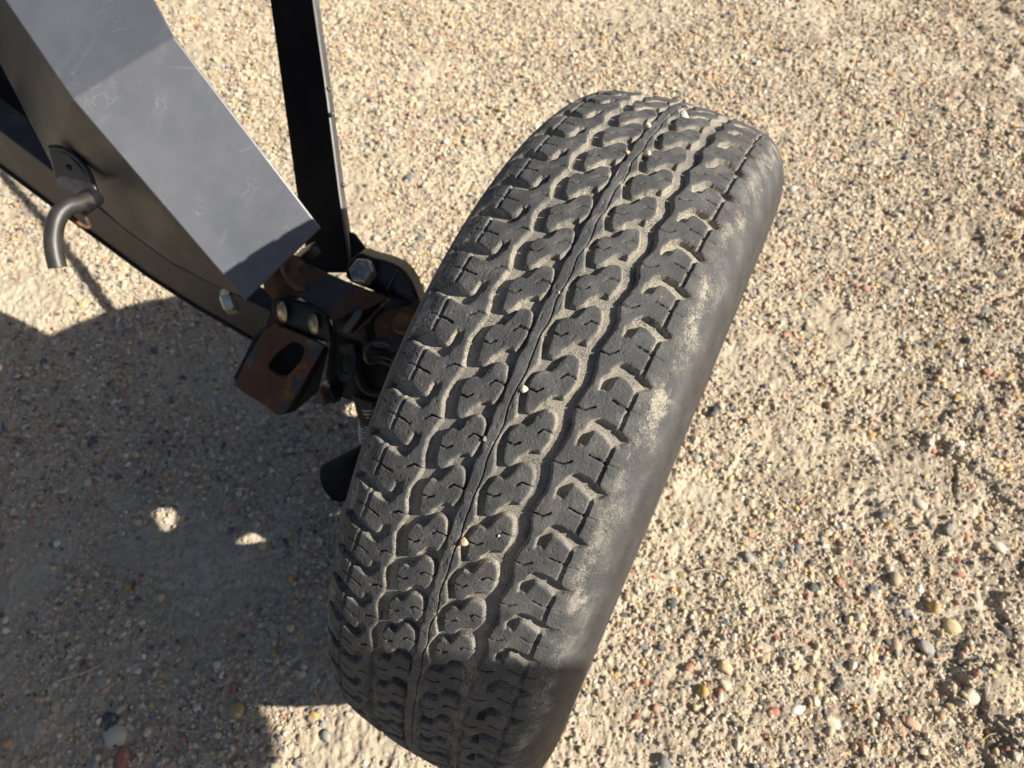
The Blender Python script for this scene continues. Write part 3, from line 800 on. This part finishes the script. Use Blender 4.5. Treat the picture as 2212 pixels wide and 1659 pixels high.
def ringplate(name, outer, inner, th, mat, direction=None, bev=.001, n=40, parent=None):
    """plate with a hole"""
    O = resample(outer, n); I = resample(inner, n)
    k0 = np.argmin(np.linalg.norm(I - O[0], axis=1)); I = np.roll(I, -k0, 0)
    if np.linalg.norm(I[5] - O[5]) > np.linalg.norm(I[-5] - O[5]): I = np.roll(I[::-1], 1, 0)
    c = O.mean(0); nn = np.zeros(3)
    for i in range(n): nn += np.cross(O[i] - c, O[(i + 1) % n] - c)
    nn /= np.linalg.norm(nn)
    if nn @ (CAM - c) < 0: O = O[::-1]; I = I[::-1]; nn = -nn
    d = -nn if direction is None else np.asarray(direction, float) / np.linalg.norm(direction)
    V = np.concatenate([O, I, O + d * th, I + d * th]); F = []
    for i in range(n):
        j_ = (i + 1) % n
        F += [[i, j_, n + j_, n + i], [2 * n + j_, 2 * n + i, 3 * n + i, 3 * n + j_], [i, 2 * n + i, 2 * n + j_, j_], [n + j_, 3 * n + j_, 3 * n + i, n + i]]
    o = obj(name, poly_mesh(name, V, F, mat), parent or frame)
    if bev: bevel(o, bev)
    return o
def roundc(p, n=2): return np.array(chaikin2(p, n))
def chaikin2(p, n):
    p = np.array(p, float)
    for _ in range(n):
        q = np.roll(p, -1, 0); p = np.stack([p * .8 + q * .2, p * .2 + q * .8], 1).reshape(-1, p.shape[1])
    return p
def smooth_path(p, n=2):
    p = np.array(p, float)
    for _ in range(n):
        q = [p[0]]
        for a, b in zip(p[:-1], p[1:]): q += [a * .75 + b * .25, a * .25 + b * .75]
        q.append(p[-1]); p = np.array(q)
    return p
def tube(name, pts, r, mat, n=20, parent=None, sm=True, path=2, scale=True):
    V, F = tube_mesh(smooth_path(pts, path) if path else pts, r * (DEEP if scale else 1), n)
    o = obj(name, poly_mesh(name, V, F, mat, sm), parent or frame)
    return o
def hexbolt(name, c, axis, r, h, mat, washer=None, parent=None, dome=False):
    r *= DEEP; h *= DEEP
    axis = np.array(axis, float); axis /= np.linalg.norm(axis)
    u = np.cross(axis, [0, 0, 1.0]); u /= np.linalg.norm(u); v = np.cross(axis, u)
    if dome: prof = [(r, 0), (r * .98, h * .25), (r * .82, h * .62), (r * .5, h * .9), (0.0001, h)]; n = 28
    else: prof = [(r, 0), (r, h * .82), (r * .87, h), (r * .55, h), (r * .5, h * .97), (.0001, h * .97)]; n = 6
    V = []; F = []
    for (rr, z) in prof:
        for j in range(n):
            t = 2 * math.pi * j / n + .35; V.append(c + axis * z + (u * math.cos(t) + v * math.sin(t)) * rr)
    for i in range(len(prof) - 1):
        for j in range(n):
            a = i * n + j; b = i * n + (j + 1) % n; F.append([a, b, b + n, a + n])
    o = obj(name, poly_mesh(name, V, F, mat, dome), parent or frame)
    if not dome: bevel(o, r * .06, 2)
    if washer:
        Vw, Fw = tube_mesh([c - axis * .0026, c + axis * .0003], washer, 28)
        ww = bpy.data.objects.new('washer', poly_mesh('washer', Vw, Fw, M['halfrust'])); link(ww, o); ww.location = (0, 0, 0)
    return o
def strip(name, top, bot, th, direction, mat, bev=.001):
    """a long folded face between two matching edges, with thickness"""
    T = np.array(top); B = np.array(bot); n = len(T); d = np.asarray(direction, float) / np.linalg.norm(direction) * th
    V = np.concatenate([T, B, T + d, B + d]); F = []
    for i in range(n - 1):
        F += [[i, i + 1, n + i + 1, n + i], [2 * n + i, 3 * n + i, 3 * n + i + 1, 2 * n + i + 1],
              [i, 2 * n + i, 2 * n + i + 1, i + 1], [n + i, n + i + 1, 3 * n + i + 1, 3 * n + i]]
    F += [[0, n, 3 * n, 2 * n], [n - 1, 3 * n - 1, 4 * n - 1, 2 * n - 1]]
    me = poly_mesh(name, V, F, mat)
    o = obj(name, me, frame)
    import bmesh
    bm = bmesh.new(); bm.from_mesh(me); bmesh.ops.recalc_face_normals(bm, faces=bm.faces); bm.to_mesh(me); bm.free()
    if bev: bevel(o, bev)
    return o

# folded cover plate: left edge E-C-A, right edge F-D-B
E_, C_, A_ = (-417, -627, .88), (157, 215, .680), (530, 650, .768)
F_, D_, B_ = (-74, -763, .80), (376, 79, .685), (693, 493, .768)
def lerp(a, b, t): return tuple(np.array(a) * (1 - t) + np.array(b) * t)
L_ = pts3([E_, C_, A_]); Rr_ = pts3([F_, D_, B_])
Rr_[0] = onplane([F_[:2]], L_[0], np.cross(L_[1] - L_[0], Rr_[1] - L_[0]))[0]      # each half of the folded plate is flat
nrm = np.cross(L_[2] - L_[1], Rr_[1] - L_[1]); nrm /= np.linalg.norm(nrm)
if nrm[2] < 0: nrm = -nrm
strip('cover_plate', L_, Rr_, .004, -nrm, M['plate'], .0018)
# the arm's side flange, hanging from the plate's left edge
Lt = pts3([E_, lerp(E_, C_, .5), C_, lerp(C_, A_, .33), lerp(C_, A_, .66), lerp(C_, A_, .985)]) - nrm * .0042
def plane_through(a, b, c):
    n = np.cross(b - a, c - a); return a, n / np.linalg.norm(n)
p2 = plane_through(Lt[2], Lt[-1], at(273, 497, .812)); p1 = plane_through(Lt[0], Lt[2], onplane([(106, 345)], *p2)[0])
Lb = np.concatenate([onplane([(-600, -570), (-20, 98)], *p1), onplane([(106, 345), (262, 488), (372, 568), (490, 628)], *p2)])
strip('arm_flange', Lt, Lb, .004, (.8, .35, -.3), M['flange'])
Rt = Rr_ - nrm * .0042; Lin = (pts3([E_, C_, A_]) - nrm * .0042 - Rt); Lin /= np.linalg.norm(Lin, axis=1)[:, None]; Rt = Rt + Lin * .006
strip('arm_flange', Rt, Rt - nrm * .035 + Lin * .03, .004, (-.8, -.35, .0), M['black'])
# the lower beam: a channel whose dusty side faces left
bt = [(-480, -70, .76), (0, 281, .82), (132, 382, .835), (273, 497, .850), (372, 569, .860), (480, 622, .870), (585, 672, .872)]
bb = [(-480, 15, .78), (0, 358, .86), (123, 450, .875), (234, 531, .890), (319, 594, .900), (420, 660, .908), (560, 740, .905)]
pb = plane_through(at(0, 281, .82), at(560, 662, .872), at(234, 531, .890))
BT = onplane([q[:2] for q in bt], *pb); BB = onplane([q[:2] for q in bb], *pb)
strip('lower_beam', BT, BB, .05, (.75, .55, -.2), M['gloss'], .002)
# thin rolled lip along the beam's lower edge
tube('beam_lip', BB, .0030, M['black'], 8, path=0)
# black panel added to stand for the dark void between flange and beam
prism('dark_gap_panel', pts3([(-480, -340, .84), (-480, -40, .85), (0, 290, .885), (150, 402, .89), (230, 400, .89), (120, 180, .88)]), .004, M['black'])
# latch: half round reinforcement, keeper tab, keeper slot, bent handle
latch = prism('latch_plate', pts3([(104, 322, .758), (112, 318, .756), (128, 322, .756), (150, 335, .757), (172, 355, .759), (190, 382, .762), (204, 404, .766), (120, 388, .778), (110, 352, .772)]), .003, M['flange'], .001)
lh = bpy.data.objects.new('latch_hole', None)
V, F = tube_mesh([at(148, 361, .7555), at(149, 362, .7575)], .0032, 14); obj('hole', poly_mesh('hole', V, F, M['black'], True), latch.parent)
bpy.data.objects.remove(lh)
tube('weld_bead', pts3([(108, 319, .755), (128, 318, .752), (155, 330, .753), (180, 353, .754), (196, 380, .757), (204, 405, .76)]), .0028, M['halfrust'], 8)
prism('keeper_tab', pts3([(117, 388, .748), (130, 378, .748), (204, 398, .752), (210, 410, .754), (190, 425, .752), (124, 404, .748)]), .006, M['halfrust'], .0015)
tube('pin_sleeve', pts3([(205, 424, .762), (186, 436, .752), (172, 446, .745)]), .0105, M['black'], 20)
tube('bent_handle', pts3([(192, 431, .752), (168, 441, .742), (143, 446, .733), (122, 470, .727), (114, 512, .727), (117, 548, .729), (125, 578, .732)]), .0088, M['flange'], 28, path=3)
tube('weld_bead', pts3([(150, 462, .765), (172, 486, .772), (196, 494, .785), (186, 470, .785)]), .0022, M['rusty'], 8)

# upright angle bar
ub_l = [(513, -700, .815), (583, 0, .86), (612, 210, .875), (640, 412, .89), (668, 590, .905)]
ub_r = [(565, -700, .77), (675, 0, .815), (705, 210, .83), (731, 412, .845), (757, 590, .86)]
strip('upright_bar', pts3(ub_l), pts3(ub_r), .004, (.3, .8, -.2), M['matt'])
lip = pts3([(u - 1, v, t - .001) for u, v, t in ub_r]); lip2 = pts3([(u + 8, v, t + .012) for u, v, t in ub_r])
strip('bar_flange', lip, lip2, .004, (.3, .8, -.2), M['edge'])
for (u, v) in ((692, 76), (707, 192), (714, 246), (738, 400)):
    c = at(u + 3, v, .83); hexbolt('weld_spot', c, CAM - c, .0030, .0022, M['edge'], dome=True)
# dark web bracket between bar and hinge with a rounded slot
prism('gusset', pts3([(752, 500, .85), (766, 505, .85), (800, 552, .845), (806, 590, .85), (760, 592, .86)]), .004, M['black'])
tube('grommet', pts3([(655, 545, .84), (668, 560, .845)]), .020, M['black'], 24)
# corner bracket with the big bolt
cb = roundc([(775, 545, .815), (800, 556, .812), (838, 565, .812), (872, 582, .815), (892, 612, .82), (912, 668, .835), (870, 655, .835), (835, 640, .83), (812, 632, .828), (745, 606, .83), (748, 572, .825)], 1)
prism('corner_bracket', pts3(cb), .030, M['black'], .004)
tube('bracket_fold', pts3([(858, 583, .811), (846, 606, .817), (832, 636, .826)]), .0022, M['gloss'], 8)
c = at(789, 590, .815); hexbolt('bolt', c, np.array([-.05, -.45, .9]), .0155, .013, M['bolt'])
# pivot tube and rusty hinge plate
tube('pivot_tube', pts3([(600, 628, .83), (652, 586, .815)]), .021, M['rusty'], 28, path=0)
tube('pivot_collar', pts3([(640, 600, .812), (655, 588, .808)]), .0235, M['rusty'], 28, path=0)
prism('hinge_plate', pts3([(655, 569, .803), (682, 578, .803), (748, 607, .807), (814, 632, .812), (842, 643, .816), (790, 668, .812), (716, 693, .806), (698, 676, .802), (646, 640, .800), (594, 632, .802), (618, 602, .802)]), .012, M['rusty'], .003)
# hinge cheek with two carriage bolts
ck_ = roundc([(585, 648, .795), (600, 645, .793), (668, 658, .793), (700, 678, .795), (712, 702, .80), (716, 742, .812), (690, 738, .812), (612, 708, .808), (588, 688, .802)], 2)
prism('hinge_cheek', pts3(ck_), .008, M['black'], .002)
ax_ = np.array([-.55, -.72, .42])
hexbolt('bolt', at(612, 675, .797), ax_, .0125, .0065, M['zinc'], dome=True)
hexbolt('bolt', at(679, 699, .801), ax_, .0125, .0065, M['zinc'], dome=True)
hexbolt('nut', at(506, 648, .800), np.array([-.62, -.62, -.05]), .0150, .012, M['palezinc'])
# slotted U bracket
ub = roundc([(588, 702, .800), (612, 708, .800), (702, 745, .806), (697, 756, .808), (650, 836, .825), (616, 895, .835), (600, 900, .836), (577, 880, .832), (511, 840, .822), (511, 820, .818), (534, 775, .808), (570, 712, .800)], 2)
sl = roundc([(632, 736, .808), (660, 750, .812), (652, 778, .815), (616, 820, .822), (574, 796, .818), (596, 764, .813)], 2)
ringplate('slotted_bracket', pts3(ub), pts3(sl), .006, M['rusty'], n=72)
prism('bracket_side', pts3([(700, 746, .807), (712, 752, .830), (690, 846, .85), (640, 888, .85), (610, 899, .838), (650, 837, .826)]), .006, M['black'], .002)
prism('bracket_side', pts3([(588, 700, .803), (560, 730, .812), (511, 820, .822), (514, 838, .828), (540, 800, .86), (580, 730, .85)]), .005, M['black'], .002)
prism('slot_back', pts3([(600, 730, .845), (680, 750, .85), (640, 840, .86), (560, 810, .85)]), .004, M['black'])
# spindle plate running to the wheel, with ridge and rusty bolt
prism('spindle_plate', pts3([(814, 632, .818), (842, 640, .820), (930, 665, .835), (960, 760, .86), (880, 760, .86), (800, 745, .85), (735, 728, .835), (722, 716, .83), (716, 694, .812), (768, 668, .815)]), .014, M['black'], .003)
prism('stiffening_ridge', pts3([(752, 726, .824), (763, 729, .824), (846, 646, .811), (838, 641, .811)]), .008, M['halfrust'], .003)
prism('wear_lug', pts3(roundc([(736, 715, .815), (770, 668, .806), (782, 668, .806), (781, 682, .808), (752, 722, .816)], 2)), .006, M['edge'], .0015)
V, F = tube_mesh([at(872, 702, .830), at(874, 703, .836)], .036, 36); obj('washer_plate', poly_mesh('washer_plate', V, F, M['rusty'], False), frame)
hexbolt('bolt', at(876, 702, .829), np.array([-.1, -.35, .93]), .0145, .011, M['rusty'])
# axle into the hub
tube('axle', [(-.225, .0, .345), (-.2, 0, .345), (-.101, 0, .345)], .024, M['black'], 24, path=0, scale=False)
# keeper loop of round bar, and the flat bracket under it
tube('spring_loop', pts3([(890, 768, .842), (862, 752, .836), (830, 738, .832), (808, 737, .832), (792, 750, .833), (789, 768, .836), (796, 784, .842), (815, 776, .845), (840, 783, .848), (880, 806, .86)]), .0042, M['gloss'], 12, path=3)
tube('spring_loop', pts3([(768, 760, .855), (770, 800, .86), (780, 832, .865), (800, 850, .868), (830, 846, .868), (852, 826, .868)]), .0060, M['black'], 12, path=3)
ringplate('latch_lever', pts3(roundc([(728, 752, .842), (740, 744, .84), (764, 748, .842), (770, 770, .846), (768, 800, .85), (755, 822, .856), (738, 826, .856), (728, 805, .85)], 2)), pts3(roundc([(740, 766, .846), (752, 762, .846), (757, 780, .848), (752, 806, .852), (742, 808, .852), (738, 790, .85)], 2)), .006, M['black'], n=60)
prism('knuckle', pts3([(716, 700, .85), (800, 740, .86), (900, 760, .89), (900, 860, .92), (800, 880, .91), (730, 860, .89), (700, 820, .87)]), .05, M['black'], .006)
# foot plate with a bright lower edge, nut below the bracket
prism('foot_plate', pts3([(760, 853, .865), (800, 870, .87), (800, 935, .90), (776, 918, .89)]), .006, M['edge'], .001)
prism('foot_plate', pts3([(763, 857, .862), (806, 872, .868), (806, 930, .896), (779, 915, .886)]), .0015, M['black'], .0005)
hexbolt('nut', at(706, 850, .885), np.array([-.3, -.8, .3]), .013, .012, M['rusty'])
hexbolt('nut', at(728, 848, .882), np.array([-.3, -.8, .3]), .011, .012, M['black'])
# coil spring
c0 = at(795, 868, .88); c1 = at(797, 952, .93); dv = c1 - c0; L0 = np.linalg.norm(dv); dv /= L0
u_ = np.cross(dv, [0, 0, 1.0]); u_ /= np.linalg.norm(u_); v_ = np.cross(dv, u_)
hp = [c0 + dv * L0 * (k / 220) + .0124 * (u_ * math.cos(k * .36) + v_ * math.sin(k * .36)) for k in range(221)]
tube('coil_spring', hp, .0014, M['spring'], 7, path=0)
V, F = tube_mesh([c0, c1], .0100, 20); obj('spring_rod', poly_mesh('spring_rod', V, F, M['black'], True), frame)
# open tube end below
p0 = at(722, 1042, .96); p1 = at(850, 978, .93)
V, F = tube_mesh([p0, p1], .0300, 36, caps=False); to = obj('tube_end', poly_mesh('tube_end', V, F, M['matt'], True), frame)
md = to.modifiers.new('wall', 'SOLIDIFY'); md.thickness = .003; md.offset = -1

# ------------------------------------------------------------------ unseen person, added on the sunny side and bulked up to cast shade
def skin_body():
    J = {'pelvis': (1.16, -.42, .97, .130), 'belly': (1.14, -.34, 1.12, .150), 'chest': (1.10, -.25, 1.30, .200), 'neck': (1.12, -.27, 1.52, .065), 'headb': (1.11, -.25, 1.59, .080),
         'head': (1.09, -.24, 1.67, .100), 'crown': (1.09, -.25, 1.76, .075),
         'hipR': (1.10, -.36, .95, .105), 'kneeR': (1.10, -.42, .50, .068), 'ankR': (1.12, -.46, .09, .045), 'toeR': (1.02, -.40, .035, .038),
         'hipL': (1.24, -.48, .94, .105), 'kneeL': (1.26, -.52, .50, .068), 'ankL': (1.28, -.56, .09, .045), 'toeL': (1.18, -.54, .035, .038),
         'shR': (1.12, -.185, 1.39, .085), 'elR': (1.09, -.122, 1.200, .105), 'wrR': (1.10, -.160, 1.060, .112), 'haR': (1.10, -.25, 1.03, .105),
         'shL': (1.16, -.46, 1.42, .070), 'elL': (1.20, -.54, 1.16, .050), 'wrL': (1.08, -.50, 1.00, .034), 'haL': (1.05, -.48, .95, .038)}
    E = [('pelvis', 'belly'), ('belly', 'chest'), ('chest', 'neck'), ('neck', 'headb'), ('headb', 'head'), ('head', 'crown'), ('pelvis', 'hipR'), ('hipR', 'kneeR'), ('kneeR', 'ankR'), ('ankR', 'toeR'),
         ('pelvis', 'hipL'), ('hipL', 'kneeL'), ('kneeL', 'ankL'), ('ankL', 'toeL'), ('chest', 'shR'), ('shR', 'elR'), ('elR', 'wrR'), ('wrR', 'haR'), ('chest', 'shL'), ('shL', 'elL'), ('elL', 'wrL'), ('wrL', 'haL')]
    ids = {k: i for i, k in enumerate(J)}
    me = bpy.data.meshes.new('person'); me.from_pydata([v[:3] for v in J.values()], [(ids[a], ids[b]) for a, b in E], []); me.update()
    o = bpy.data.objects.new('person', me); link(o)
    sk = o.modifiers.new('skin', 'SKIN'); sk.use_smooth_shade = True
    for k, i in ids.items():
        r = J[k][3]; me.skin_vertices[0].data[i].radius = (r, r); me.skin_vertices[0].data[i].use_root = (k == 'pelvis')
    sb = o.modifiers.new('sub', 'SUBSURF'); sb.levels = 2; sb.render_levels = 2
    s = NT('dark_cloth'); n = s.noise(300, 3); me.materials.append(s.set(s.mix(n, (.03, .035, .05), (.05, .055, .07)), .9, 0, s.bump(n, .3, .001)))
    return o
person = skin_body()
person['label'] = 'unseen standing person in dark clothes, added to cast the shadow at the lower left'
person['category'] = 'person'
